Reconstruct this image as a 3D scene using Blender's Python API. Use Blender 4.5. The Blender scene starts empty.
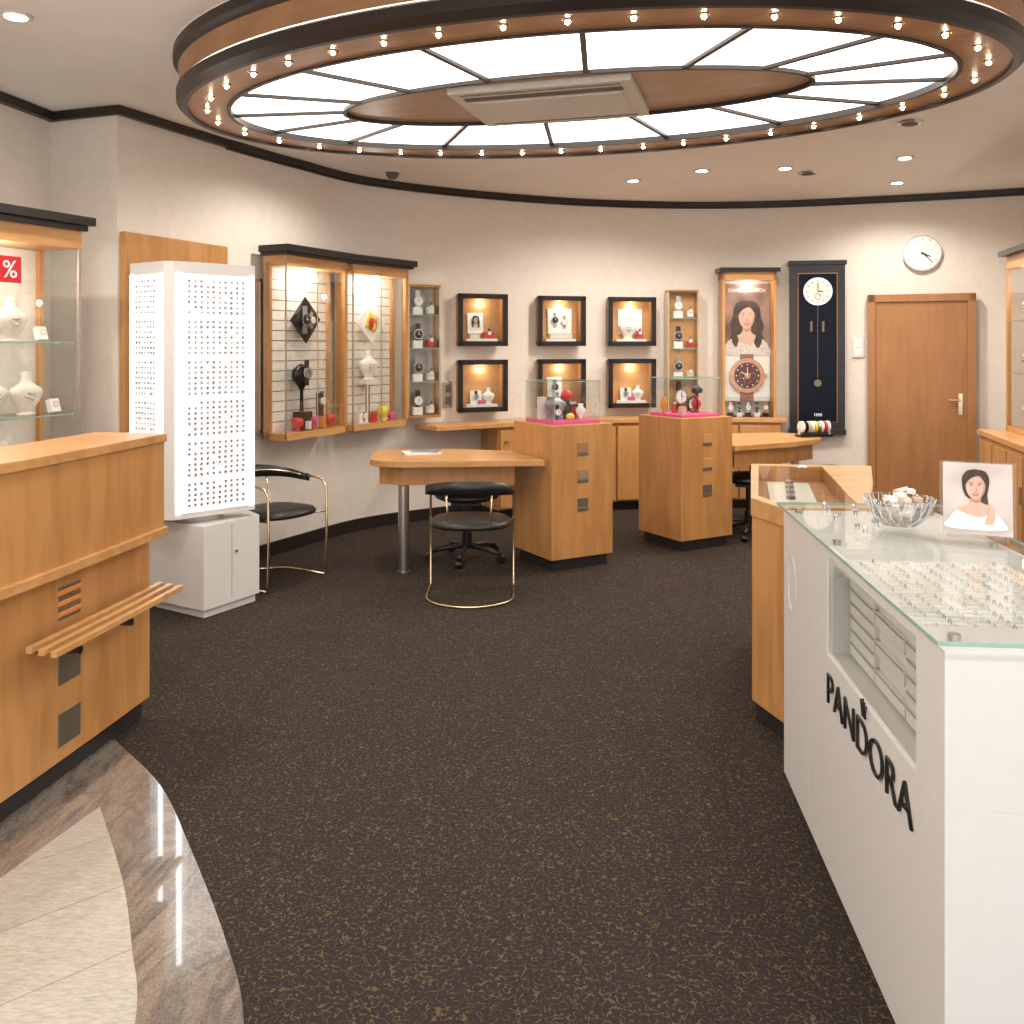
import bpy, bmesh, math, random
from mathutils import Vector, Matrix
random.seed(4)
sc=bpy.context.scene
try: sc.view_settings.view_transform='Standard'
except Exception: pass

# ---------------- materials ----------------
def newmat(name):
    m=bpy.data.materials.new(name); m.use_nodes=True
    nt=m.node_tree; return m,nt,nt.nodes['Principled BSDF']
def plain(name,col,rough=0.5,metal=0.0,emi=0,ecol=None,var=0.06,vs=30,spec=0.5):
    m,nt,b=newmat(name)
    b.inputs['Roughness'].default_value=rough; b.inputs['Metallic'].default_value=metal
    b.inputs['Specular IOR Level'].default_value=spec
    if var>0:
        tc=nt.nodes.new('ShaderNodeTexCoord'); n=nt.nodes.new('ShaderNodeTexNoise'); n.inputs['Scale'].default_value=vs
        r=nt.nodes.new('ShaderNodeValToRGB')
        r.color_ramp.elements[0].color=(*[c*(1-var) for c in col],1); r.color_ramp.elements[1].color=(*[min(1,c*(1+var)) for c in col],1)
        r.color_ramp.elements[0].position=.3; r.color_ramp.elements[1].position=.7
        nt.links.new(tc.outputs['Object'],n.inputs['Vector']); nt.links.new(n.outputs['Fac'],r.inputs['Fac']); nt.links.new(r.outputs['Color'],b.inputs['Base Color'])
    else: b.inputs['Base Color'].default_value=(*col,1)
    if emi>0:
        b.inputs['Emission Color'].default_value=(*(ecol or col),1); b.inputs['Emission Strength'].default_value=emi
    return m
def woodmat(name,c0,c1,rough=0.35,scale=(9,9,1.2)):
    m,nt,b=newmat(name); b.inputs['Roughness'].default_value=rough
    tc=nt.nodes.new('ShaderNodeTexCoord'); mp=nt.nodes.new('ShaderNodeMapping'); mp.inputs['Scale'].default_value=scale
    n=nt.nodes.new('ShaderNodeTexNoise'); n.inputs['Scale'].default_value=1.6; n.inputs['Detail'].default_value=6; n.inputs['Distortion'].default_value=.6
    n2=nt.nodes.new('ShaderNodeTexNoise'); n2.inputs['Scale'].default_value=2.2; n2.inputs['Detail'].default_value=2
    mx=nt.nodes.new('ShaderNodeMath'); mx.operation='MULTIPLY_ADD'; mx.inputs[1].default_value=.45
    r=nt.nodes.new('ShaderNodeValToRGB'); r.color_ramp.elements[0].position=.35; r.color_ramp.elements[1].position=.85
    r.color_ramp.elements[0].color=(*c0,1); r.color_ramp.elements[1].color=(*c1,1)
    L=nt.links.new
    L(tc.outputs['Object'],mp.inputs['Vector']); L(mp.outputs['Vector'],n.inputs['Vector']); L(tc.outputs['Object'],n2.inputs['Vector'])
    L(n2.outputs['Fac'],mx.inputs[0]); L(n.outputs['Fac'],mx.inputs[2]); 
    L(mx.outputs[0],r.inputs['Fac']); L(r.outputs['Color'],b.inputs['Base Color'])
    return m
WOOD=woodmat('honey_wood',(.39,.17,.052),(.57,.285,.10))
WOODH=woodmat('honey_wood_horizontal',(.43,.20,.065),(.62,.33,.125),scale=(1.5,9,9))
WOODF=woodmat('fixture_wood',(.26,.125,.06),(.38,.195,.095),scale=(1.5,9,9))  # darker copy of the wood: the fixture's backlit shade put into the colour
WOODFI=woodmat('fixture_wood_inner',(.36,.21,.125),(.48,.30,.18),scale=(1.5,9,9))
WOODD=woodmat('wood_door',(.30,.125,.04),(.39,.175,.06),.4)
BLACK=plain('black_lacquer',(.012,.009,.009),.3)
DARK=plain('dark_moulding',(.022,.014,.012),.4)
LEATHER=plain('black_leather',(.012,.012,.013),.35)
PLINTH=plain('dark_plinth',(.02,.016,.016),.6)
BRASS=plain('brass',(.75,.62,.42),.25,1)
STEEL=plain('brushed_steel',(.55,.53,.5),.3,1)
GREYMET=plain('grey_inlay',(.20,.17,.13),.4,.5)
GREYJ=plain('oxidised_silver',(.34,.34,.35),.4,.5)
WHITE=plain('white_lacquer',(.72,.695,.675),.3,var=.01)
WHITE2=plain('white_tray',(.85,.82,.78),.6,var=.02)
LITP=plain('backlit_panel',(.85,.86,.88),.5,emi=.45,ecol=(.88,.94,1),var=0)
CREAM=plain('cream_velvet',(.80,.74,.65),.8)
PINK=plain('pink_velvet',(.65,.10,.25),.8)
RED=plain('red_gloss',(.6,.02,.03),.35)
ORANGE=plain('orange_gloss',(.75,.28,.06),.4)
YEL=plain('yellow_gloss',(.8,.6,.08),.4)
GOLD=plain('rose_gold',(.8,.45,.3),.25,1)
SILVER=plain('silver',(.75,.75,.75),.25,1)
SLAT=plain('slatwall_cream',(.80,.76,.68),.6)
SKIN=plain('printed_skin',(.66,.42,.32),.6,vs=8)
SKIN2=plain('printed_skin_dark',(.48,.27,.19),.6,vs=8)
LIP=plain('printed_lips',(.50,.10,.09),.6)
HAIR=plain('printed_hair',(.055,.028,.02),.6,var=.5,vs=25)
PAPER=plain('poster_paper',(.72,.62,.55),.5)
PRINTW=plain('printed_white',(.85,.83,.80),.5)
BLUE=plain('dark_blue_glass',(.002,.003,.010),.3,spec=.15)
LED=plain('led_strip',(1,1,1),.5,emi=4.5,ecol=(.90,.96,1),var=0)
PANEL=plain('luminous_panel',(.95,.9,.8),.5,emi=3.6,ecol=(1,.955,.875),var=0)
BULB=plain('bulb',(1,.9,.7),.5,emi=60,ecol=(1,.82,.6),var=0)
DOWNL=plain('downlight_lens',(1,1,1),.5,emi=12,ecol=(1,.95,.88),var=0)
ACM=plain('ac_plastic',(.66,.61,.54),.5)
GRILL=plain('grille_dark',(.12,.1,.09),.6)
MIRROR=plain('mirror',(.85,.86,.85),.03,1,var=0)
def glassmat(name,tint=(1,1,1),fac=.06,mul=.3,rough=.01):
    m=bpy.data.materials.new(name); m.use_nodes=True; nt=m.node_tree; nt.nodes.clear()
    o=nt.nodes.new('ShaderNodeOutputMaterial'); mx=nt.nodes.new('ShaderNodeMixShader')
    t=nt.nodes.new('ShaderNodeBsdfTransparent'); t.inputs['Color'].default_value=(*tint,1)
    g=nt.nodes.new('ShaderNodeBsdfGlossy'); g.inputs['Roughness'].default_value=rough
    f=nt.nodes.new('ShaderNodeLayerWeight'); f.inputs['Blend'].default_value=.2
    ma=nt.nodes.new('ShaderNodeMath'); ma.operation='MULTIPLY_ADD'; ma.inputs[1].default_value=mul; ma.inputs[2].default_value=fac*.4
    L=nt.links.new; L(f.outputs['Fresnel'],ma.inputs[0]); L(ma.outputs[0],mx.inputs[0]); L(t.outputs[0],mx.inputs[1]); L(g.outputs[0],mx.inputs[2]); L(mx.outputs[0],o.inputs[0])
    return m
GLASS=glassmat('clear_glass',(.985,.995,.99))
GEDGE=plain('glass_edge_green',(.32,.48,.42),.15)
def wallmat():
    m,nt,b=newmat('cream_plaster'); b.inputs['Roughness'].default_value=.7
    tc=nt.nodes.new('ShaderNodeTexCoord'); n=nt.nodes.new('ShaderNodeTexNoise'); n.inputs['Scale'].default_value=12; n.inputs['Detail'].default_value=6; n.inputs['Distortion'].default_value=1.2
    r=nt.nodes.new('ShaderNodeValToRGB'); r.color_ramp.elements[0].position=.3; r.color_ramp.elements[1].position=.7
    r.color_ramp.elements[0].color=(.745,.675,.595,1); r.color_ramp.elements[1].color=(.795,.725,.65,1)
    L=nt.links.new; L(tc.outputs['Object'],n.inputs['Vector']); L(n.outputs['Fac'],r.inputs['Fac']); L(r.outputs['Color'],b.inputs['Base Color'])
    return m
WALL=wallmat()
CEIL=plain('ceiling_paint',(.90,.87,.83),.8,var=.02,vs=3)
def carpet():
    m,nt,b=newmat('carpet'); b.inputs['Roughness'].default_value=.95; b.inputs['Specular IOR Level'].default_value=.1
    L=nt.links.new
    tc=nt.nodes.new('ShaderNodeTexCoord')
    n=nt.nodes.new('ShaderNodeTexNoise'); n.inputs['Scale'].default_value=54; n.inputs['Detail'].default_value=0; n.inputs['Distortion'].default_value=.6
    s=nt.nodes.new('ShaderNodeMath'); s.operation='SUBTRACT'; s.inputs[1].default_value=.5
    a=nt.nodes.new('ShaderNodeMath'); a.operation='ABSOLUTE'
    lt=nt.nodes.new('ShaderNodeMath'); lt.operation='LESS_THAN'; lt.inputs[1].default_value=.036
    n2=nt.nodes.new('ShaderNodeTexNoise'); n2.inputs['Scale'].default_value=75; n2.inputs['Detail'].default_value=0
    gt=nt.nodes.new('ShaderNodeMath'); gt.operation='GREATER_THAN'; gt.inputs[1].default_value=.42
    mu=nt.nodes.new('ShaderNodeMath'); mu.operation='MULTIPLY'
    n3=nt.nodes.new('ShaderNodeTexNoise'); n3.inputs['Scale'].default_value=350
    r=nt.nodes.new('ShaderNodeValToRGB'); r.color_ramp.elements[0].color=(.017,.013,.012,1); r.color_ramp.elements[1].color=(.050,.039,.036,1)
    r.color_ramp.elements[0].position=.3; r.color_ramp.elements[1].position=.7
    mx=nt.nodes.new('ShaderNodeMix'); mx.data_type='RGBA'; mx.inputs['B'].default_value=(.115,.080,.045,1)
    L(tc.outputs['Object'],n.inputs['Vector']); L(tc.outputs['Object'],n2.inputs['Vector']); L(tc.outputs['Object'],n3.inputs['Vector'])
    L(n.outputs['Fac'],s.inputs[0]); L(s.outputs[0],a.inputs[0]); L(a.outputs[0],lt.inputs[0]); L(n2.outputs['Fac'],gt.inputs[0]); L(lt.outputs[0],mu.inputs[0]); L(gt.outputs[0],mu.inputs[1])
    L(n3.outputs['Fac'],r.inputs['Fac']); L(r.outputs['Color'],mx.inputs['A']); L(mu.outputs[0],mx.inputs['Factor']); L(mx.outputs['Result'],b.inputs['Base Color'])
    return m
CARPET=carpet()
def granite():
    m,nt,b=newmat('polished_granite'); b.inputs['Roughness'].default_value=.12; b.inputs['Coat Weight'].default_value=1; b.inputs['Coat Roughness'].default_value=.02; b.inputs['Coat IOR'].default_value=1.7
    L=nt.links.new; tc=nt.nodes.new('ShaderNodeTexCoord')
    mp=nt.nodes.new('ShaderNodeMapping'); mp.inputs['Scale'].default_value=(3.2,1.0,1); mp.inputs['Rotation'].default_value=(0,0,-.5)
    n=nt.nodes.new('ShaderNodeTexNoise'); n.inputs['Scale'].default_value=1.8; n.inputs['Detail'].default_value=7; n.inputs['Distortion'].default_value=1.2; n.inputs['Roughness'].default_value=.6
    n2=nt.nodes.new('ShaderNodeTexNoise'); n2.inputs['Scale'].default_value=160; n2.inputs['Detail'].default_value=3
    r=nt.nodes.new('ShaderNodeValToRGB'); e=r.color_ramp.elements
    e[0].position=.28; e[0].color=(.11,.095,.085,1); e[1].position=.75; e[1].color=(.36,.31,.26,1)
    for p,c in((.42,(.27,.23,.195)),(.50,(.16,.14,.13)),(.57,(.30,.25,.21)),(.64,(.20,.175,.16))):
        k=e.new(p); k.color=(*c,1)
    r2=nt.nodes.new('ShaderNodeValToRGB'); r2.color_ramp.elements[0].position=.35; r2.color_ramp.elements[1].position=.6; r2.color_ramp.elements[0].color=(.68,.66,.64,1); r2.color_ramp.elements[1].color=(1.05,1.04,1.02,1)
    mx=nt.nodes.new('ShaderNodeMix'); mx.data_type='RGBA'; mx.blend_type='MULTIPLY'; mx.inputs['Factor'].default_value=1
    L(tc.outputs['Object'],mp.inputs['Vector']); L(mp.outputs['Vector'],n.inputs['Vector']); L(n.outputs['Fac'],r.inputs['Fac'])
    L(tc.outputs['Object'],n2.inputs['Vector']); L(n2.outputs['Fac'],r2.inputs['Fac']); L(r.outputs['Color'],mx.inputs['A']); L(r2.outputs['Color'],mx.inputs['B']); L(mx.outputs['Result'],b.inputs['Base Color'])
    return m
GRAN=granite()
def tiles():
    m,nt,b=newmat('pale_stone_tile'); b.inputs['Roughness'].default_value=.35
    L=nt.links.new; tc=nt.nodes.new('ShaderNodeTexCoord')
    mp=nt.nodes.new('ShaderNodeMapping'); mp.inputs['Rotation'].default_value=(0,0,-.72)
    br=nt.nodes.new('ShaderNodeTexBrick'); br.inputs['Scale'].default_value=1; br.inputs['Brick Width'].default_value=3; br.inputs['Row Height'].default_value=.3; br.inputs['Mortar Size'].default_value=.002
    br.inputs['Color1'].default_value=(.52,.49,.425,1); br.inputs['Color2'].default_value=(.47,.44,.38,1); br.inputs['Mortar'].default_value=(.28,.25,.20,1)
    mp2=nt.nodes.new('ShaderNodeMapping'); mp2.inputs['Rotation'].default_value=(0,0,-.72); mp2.inputs['Scale'].default_value=(.5,2,1)
    n=nt.nodes.new('ShaderNodeTexNoise'); n.inputs['Scale'].default_value=70; n.inputs['Detail'].default_value=8; n.inputs['Roughness'].default_value=.7
    r=nt.nodes.new('ShaderNodeValToRGB'); r.color_ramp.elements[0].position=.3; r.color_ramp.elements[1].position=.62; r.color_ramp.elements[0].color=(.62,.61,.58,1); r.color_ramp.elements[1].color=(1.05,1.05,1.05,1)
    mx=nt.nodes.new('ShaderNodeMix'); mx.data_type='RGBA'; mx.blend_type='MULTIPLY'; mx.inputs['Factor'].default_value=1
    L(tc.outputs['Object'],mp.inputs['Vector']); L(mp.outputs['Vector'],br.inputs['Vector']); L(tc.outputs['Object'],mp2.inputs['Vector']); L(mp2.outputs['Vector'],n.inputs['Vector']); L(n.outputs['Fac'],r.inputs['Fac'])
    L(br.outputs['Color'],mx.inputs['A']); L(r.outputs['Color'],mx.inputs['B']); L(mx.outputs['Result'],b.inputs['Base Color'])
    return m
TILE=tiles()

# ---------------- builder ----------------
class B:
    def __init__(s,name,loc=(0,0,0),yaw=0.0):
        s.name=name; s.bm=bmesh.new(); s.mats=[]; s.loc=loc; s.yaw=yaw
    def mi(s,m):
        if m not in s.mats: s.mats.append(m)
        return s.mats.index(m)
    def add(s,vs,fs,mat,smooth=False,M=None):
        if M is not None: vs=[M@Vector(v) for v in vs]
        bv=[s.bm.verts.new(v) for v in vs]; k=s.mi(mat)
        for f in fs:
            try:
                fc=s.bm.faces.new([bv[i] for i in f]); fc.material_index=k; fc.smooth=smooth
            except ValueError: pass
    def box(s,x0,x1,y0,y1,z0,z1,mat,M=None):
        v=[(x0,y0,z0),(x1,y0,z0),(x1,y1,z0),(x0,y1,z0),(x0,y0,z1),(x1,y0,z1),(x1,y1,z1),(x0,y1,z1)]
        s.add(v,[(0,3,2,1),(4,5,6,7),(0,1,5,4),(1,2,6,5),(2,3,7,6),(3,0,4,7)],mat,False,M)
    def cbox(s,c,d,mat,rz=0,rx=0,ry=0):
        M=Matrix.Translation(c)@Matrix.Rotation(rz,4,'Z')@Matrix.Rotation(ry,4,'Y')@Matrix.Rotation(rx,4,'X')
        s.box(-d[0]/2,d[0]/2,-d[1]/2,d[1]/2,-d[2]/2,d[2]/2,mat,M)
    def prism(s,pts,z0,z1,mat,smooth=False):
        n=len(pts); v=[(p[0],p[1],z0) for p in pts]+[(p[0],p[1],z1) for p in pts]
        s.add(v,[tuple(range(n-1,-1,-1)),tuple(range(n,2*n))]+[(i,(i+1)%n,n+(i+1)%n,n+i) for i in range(n)],mat)
    def flat(s,pts,c,k,y,mat,M=None,th=.0006):
        P=catmull(list(pts)+[pts[0]],4)[:-1]; n=len(P)
        v=[(c[0]+p[0]*k,y-th,c[1]+p[1]*k) for p in P]+[(c[0]+p[0]*k,y,c[1]+p[1]*k) for p in P]
        s.add(v,[tuple(range(n)),tuple(range(2*n-1,n-1,-1))]+[(i,(i+1)%n,n+(i+1)%n,n+i) for i in range(n)],mat,False,M)
    def strip(s,a,b,z0,z1,mat):
        n=len(a); v=[]
        for p,q in zip(a,b): v+=[(p[0],p[1],z0),(p[0],p[1],z1),(q[0],q[1],z1),(q[0],q[1],z0)]
        f=[]
        for i in range(n-1):
            o=4*i
            for k in range(4): f.append((o+k,o+(k+1)%4,o+4+(k+1)%4,o+4+k))
        f+= [(0,1,2,3),(4*n-4,4*n-3,4*n-2,4*n-1)]
        s.add(v,f,mat)
    def cyl(s,p0,p1,r,mat,r1=None,seg=20,smooth=True):
        r1=r if r1 is None else r1; p0=Vector(p0);p1=Vector(p1); d=(p1-p0); q=d.to_track_quat('Z','Y').to_matrix()
        v=[]
        for p,rr in((p0,r),(p1,r1)):
            for i in range(seg):
                a=2*math.pi*i/seg; v.append(p+q@Vector((rr*math.cos(a),rr*math.sin(a),0)))
        s.add(v,[(i,(i+1)%seg,seg+(i+1)%seg,seg+i) for i in range(seg)],mat,smooth)
        s.add(v,[tuple(range(seg))[::-1],tuple(range(seg,2*seg))],mat,False)
    def tube(s,path,r,mat,closed=False,seg=8):
        P=[Vector(p) for p in path]; n=len(P); v=[]
        for i in range(n):
            if closed: t=(P[(i+1)%n]-P[i-1])
            else: t=P[min(i+1,n-1)]-P[max(i-1,0)]
            up=Vector((0,0,1)); 
            t=t.normalized()
            if abs(t.z)>.95: up=Vector((0,1,0))
            a=t.cross(up).normalized(); b=t.cross(a).normalized()
            if i>0:
                pa=prev-(prev.dot(t))*t
                if pa.length>1e-4: a=pa.normalized(); b=t.cross(a)
            prev=a
            for k in range(seg):
                an=2*math.pi*k/seg; v.append(P[i]+r*(math.cos(an)*a+math.sin(an)*b))
        f=[]
        for i in range(n if closed else n-1):
            j=(i+1)%n
            for k in range(seg): f.append((i*seg+k,i*seg+(k+1)%seg,j*seg+(k+1)%seg,j*seg+k))
        if not closed: f+= [tuple(range(seg))[::-1],tuple(range((n-1)*seg,n*seg))]
        s.add(v,f,mat,True)
    def ell(s,c,r,mat,seg=16,rings=10,M=None):
        v=[];f=[]
        for i in range(rings+1):
            th=math.pi*i/rings
            for k in range(seg):
                ph=2*math.pi*k/seg; v.append((c[0]+r[0]*math.sin(th)*math.cos(ph),c[1]+r[1]*math.sin(th)*math.sin(ph),c[2]+r[2]*math.cos(th)))
        for i in range(rings):
            for k in range(seg): f.append((i*seg+k,i*seg+(k+1)%seg,(i+1)*seg+(k+1)%seg,(i+1)*seg+k))
        s.add(v,f,mat,True,M)
    def lathe(s,prof,c,mat,seg=28,sy=1):
        v=[];f=[];n=len(prof)
        for r,z in prof:
            for k in range(seg):
                a=2*math.pi*k/seg; v.append((c[0]+r*math.cos(a),c[1]+r*math.sin(a)*sy,c[2]+z))
        for i in range(n-1):
            for k in range(seg): f.append((i*seg+k,i*seg+(k+1)%seg,(i+1)*seg+(k+1)%seg,(i+1)*seg+k))
        s.add(v,f,mat,True)
    def loft(s,rings,mat,seg=128,smooth=False):
        for (a0,b0,z0),(a1,b1,z1) in zip(rings[:-1],rings[1:]):
            v=[(a0*math.cos(2*math.pi*k/seg),b0*math.sin(2*math.pi*k/seg),z0) for k in range(seg)]+[(a1*math.cos(2*math.pi*k/seg),b1*math.sin(2*math.pi*k/seg),z1) for k in range(seg)]
            s.add(v,[(k,(k+1)%seg,seg+(k+1)%seg,seg+k) for k in range(seg)],mat,True)
    def done(s,bevel=0):
        s.bm.normal_update()
        bmesh.ops.recalc_face_normals(s.bm,faces=s.bm.faces)
        me=bpy.data.meshes.new(s.name); s.bm.to_mesh(me); s.bm.free()
        for m in s.mats: me.materials.append(m)
        o=bpy.data.objects.new(s.name,me); sc.collection.objects.link(o)
        o.location=s.loc; o.rotation_euler=(0,0,s.yaw)
        if bevel:
            md=o.modifiers.new('bevel','BEVEL'); md.width=bevel; md.segments=2; md.limit_method='ANGLE'; md.angle_limit=math.radians(50)
        return o
def text(parent,name,body,mat,size,loc,rot,width=None,ext=.002,align='CENTER',offset=0):
    c=bpy.data.curves.new(name,'FONT'); c.body=body; c.size=size; c.extrude=ext; c.align_x=align; c.offset=offset
    c.materials.append(mat); o=bpy.data.objects.new(name,c); sc.collection.objects.link(o)
    o.parent=parent; o.location=loc; o.rotation_euler=rot
    if width:
        bpy.context.view_layer.update(); o.scale=(width/max(o.dimensions.x,1e-4),1,1)
    return o
def seg_yaw(a,b): return math.atan2(b[1]-a[1],b[0]-a[0]), math.dist(a,b)
def catmull(P,n=10):
    out=[]; Q=[P[0]]+list(P)+[P[-1]]
    for i in range(1,len(Q)-2):
        p0,p1,p2,p3=[Vector((q[0],q[1])) for q in Q[i-1:i+3]]
        for k in range(n):
            t=k/n; out.append(tuple(.5*((2*p1)+(-p0+p2)*t+(2*p0-5*p1+4*p2-p3)*t*t+(-p0+3*p1-3*p2+p3)*t**3)))
    out.append(tuple(P[-1])); return out
def off(P,d):
    o=[]
    for i in range(len(P)):
        a=Vector(P[max(i-1,0)]);b=Vector(P[min(i+1,len(P)-1)]); t=(b-a).normalized(); o.append((P[i][0]+t.y*d,P[i][1]-t.x*d))
    return o
def light(name,kind,loc,power,col=(1,.93,.84),size=.1,rot=(0,0,0),spot=None):
    l=bpy.data.lights.new(name,kind); l.energy=power; l.color=col
    if kind=='AREA': l.shape='DISK'; l.size=size
    elif kind in('POINT','SPOT'): l.shadow_soft_size=size
    if kind=='SPOT': l.spot_size=spot or 1.9; l.spot_blend=.6
    o=bpy.data.objects.new(name,l); sc.collection.objects.link(o); o.location=loc; o.rotation_euler=rot; return o
# flat printed portrait (the posters are flat prints)
def portrait(b,cx,cz,k,y,blouse,M=None,longhair=True):
    c=(cx,cz); d=.0012
    if longhair:
        b.flat([(0,1.5),(.7,1.38),(1.15,.85),(1.25,.1),(1.5,-.7),(1.35,-1.4),(1.6,-2.1),(1.0,-2.4),(.55,-1.3),(-.55,-1.3),(-.9,-2.3),(-1.5,-2.0),(-1.3,-1.3),(-1.45,-.6),(-1.2,.1),(-1.1,.85),(-.7,1.38)],c,k,y-d,HAIR,M)
    else:
        b.flat([(0,1.45),(.7,1.3),(1.0,.7),(.95,0),(.85,-.6),(.9,-1.3),(.5,-1.2),(-.5,-.9),(-.85,-.4),(-.95,.2),(-.95,.8),(-.6,1.3)],c,k,y-d,HAIR,M)
    b.flat([(-.35,-.6),(.35,-.6),(.42,-1.35),(1.2,-1.75),(1.7,-2.5),(-1.7,-2.5),(-1.2,-1.75),(-.42,-1.35)],c,k,y-2*d,SKIN,M)
    b.flat([(-.34,-.75),(.34,-.75),(.36,-1.1),(0,-1.25),(-.3,-1.05)],c,k,y-2.6*d,SKIN2,M)
    if longhair:
        b.flat([(.7,-.9),(1.2,-1.0),(1.35,-2.0),(1.0,-2.7),(.65,-2.2),(.8,-1.6)],c,k,y-2.8*d,HAIR,M)
        b.flat([(-.8,-.9),(-1.2,-1.0),(-1.3,-2.0),(-.95,-2.6),(-.7,-2.0),(-.85,-1.5)],c,k,y-2.8*d,HAIR,M)
    b.flat([(-1.35,-1.85),(-.5,-2.2),(.4,-2.35),(1.3,-1.85),(1.95,-2.6),(2.0,-3.3),(-2.0,-3.3),(-1.9,-2.5)],c,k,y-2.2*d if longhair else y-3*d,blouse,M)
    b.flat([(0,1.05),(.5,.95),(.72,.5),(.70,-.05),(.58,-.5),(.3,-.88),(0,-1),(-.3,-.88),(-.58,-.5),(-.70,-.05),(-.72,.5),(-.5,.95)],c,k,y-4*d,SKIN,M)
    b.flat([(.72,.5),(.70,-.05),(.58,-.5),(.28,-.88),(.44,-.5),(.56,0),(.62,.5)],c,k,y-4.7*d,SKIN2,M)
    b.flat([(.1,1.2),(.55,1.05),(.84,.5),(.82,-.2),(.68,.35),(.42,.75),(.15,.92),(-.35,.68),(-.65,.3),(-.8,-.2),(-.86,.5),(-.5,1.1)],c,k,y-5.4*d,HAIR,M)
    for s_ in(-1,1):
        q=(cx+s_*.30*k,cz+.16*k)
        b.flat([(-.15,0),(0,.065),(.15,.0),(0,-.05)],q,k,y-5*d,PRINTW,M)
        b.flat([(-.06,0),(0,.06),(.06,0),(0,-.05)],q,k,y-5.5*d,HAIR,M)
        b.flat([(-.18,.0),(0,.09),(.18,.02),(0,.055)],q,k,y-6*d,HAIR,M)
        b.flat([(-.19,.17),(0,.24),(.19,.17),(0,.20)],q,k,y-6*d,HAIR,M)
    b.flat([(.03,.1),(.12,-.30),(0,-.38),(-.11,-.32),(.02,-.27)],c,k,y-5*d,SKIN2,M)
    b.flat([(-.25,-.55),(-.07,-.47),(0,-.50),(.07,-.47),(.25,-.55),(.1,-.68),(-.1,-.68)],c,k,y-5*d,LIP,M)
    b.flat([(-.14,-.555),(0,-.54),(.14,-.555),(0,-.59)],c,k,y-5.8*d,PRINTW,M)

# ---------------- room ----------------
H=3.0
WP=catmull([(-2.0,6.28),(-1.68,6.95),(-1.2,7.75),(-.15,8.48),(1.07,8.94),(2.38,9.0),(3.70,8.62),(4.95,8.1)],14)
def wseg(xa,xb,d=0):
    P=[p for p in WP if xa<=p[0]<=xb]
    def at(x):
        for p,q in zip(WP[:-1],WP[1:]):
            if p[0]<=x<=q[0]:
                t=(x-p[0])/(q[0]-p[0]); return (x,p[1]+t*(q[1]-p[1]))
        return WP[-1]
    P=[at(xa)]+P+[at(xb)]
    R=[P[0]]
    for p in P[1:]:
        if math.dist(p,R[-1])>.01: R.append(p)
    return off(R,d)
def wall(name,P,mat=WALL,t=-.1,z0=0,z1=H):
    b=B(name); b.strip(P,off(P,t),z0,z1,mat); return b.done()
LW=[(-3.2,-1.8),(-3.2,3.4),(-2.98,4.7),(-2.85,5.56)]
RW=[(4.95,8.1),(4.55,7.3),(4.15,6.4),(3.85,4.5),(3.7,2),(3.7,-1.8)]
wall('wall_back',WP); wall('wall_left',LW); wall('wall_right',RW)
b=B('pillar'); b.prism([(-2.0,6.28),(-2.36,5.38),(-2.85,5.56),(-2.98,5.9),(-2.5,6.7),(-2.1,6.4)],0,H,WALL); b.done()
b=B('floor'); b.box(-3.4,5.2,-1.9,9.3,-.1,0,CARPET); b.done()
b=B('ceiling'); b.box(-3.4,5.2,-1.9,9.3,H,H+.1,CEIL); b.done()
def trim(name,P,z0,z1,d,mat=DARK):
    b=B(name); b.strip(off(P,.001),off(P,d),z0,z1,mat); return b
b=trim('trim_1',WP,H-.05,H-.001,.05); b.strip(off(WP,.001),off(WP,.02),H-.065,H-.05,DARK); b.done()
b=trim('trim_2',LW,H-.055,H-.001,.05); b.done()
pp=[(-2.85,5.56),(-2.36,5.38),(-2.0,6.28)]
b=trim('trim_3',pp,H-.055,H-.001,.04); b.done()
trim('baseboard_back',WP,0.001,.10,.02).done()
trim('baseboard_left',LW,0.001,.10,.02).done()
outer=catmull([(-1.7,3.7),(-1.54,3.53),(-1.25,3.2),(-1.0,2.8),(-.757,2.375),(-.62,2.08),(-.5,1.6),(-.42,1),(-.42,.2),(-.5,-.6),(-.8,-1.8)],8)
inner=catmull([(-1.397,3.05),(-1.144,2.64),(-.986,2.335),(-.871,2.08),(-.76,1.6),(-.68,1),(-.68,.2),(-.76,-.6),(-1.05,-1.8)],8)
b=B('floor_stone_border'); b.prism(outer+[(-3.1,-1.8),(-3.1,3.7)],0,.004,GRAN); b.done()
b=B('floor_stone_tiles'); b.prism(inner+[(-1.9,-1.8),(-1.75,1.5),(-1.5,2.64)],.004,.007,TILE); b.done()

# ---------------- ceiling fixture ----------------
FC=(.25,4.37,0)
b=B('oval_ceiling_light',FC,-.28)
A,Bb=1.975,1.215
b.loft([(A+.035,Bb+.035,2.999),(A+.035,Bb+.035,2.955),(A+.02,Bb+.02,2.94),(A+.01,Bb+.01,2.925)],DARK)
b.loft([(A+.01,Bb+.01,2.93),(A,Bb,2.83)],WOODF)
b.loft([(A-.01,Bb-.01,2.83),(A+.02,Bb+.02,2.81),(A+.02,Bb+.02,2.765),(A-.01,Bb-.01,2.737),(A-.035,Bb-.035,2.737),(A-.035,Bb-.035,2.755)],DARK)
b.loft([(A-.035,Bb-.035,2.750),(1.745,.965,2.750)],WOODF)
b.loft([(1.755,.975,2.750),(1.755,.975,2.742),(1.735,.955,2.742),(1.735,.955,2.775)],DARK)
b.loft([(1.74,.96,2.772),(1.15,.40,2.772)],PANEL)
b.loft([(1.162,.412,2.772),(1.162,.412,2.755),(1.142,.392,2.755),(1.142,.392,2.775)],DARK)
b.loft([(1.145,.395,2.774),(.01,.01,2.774)],WOODFI)
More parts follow.
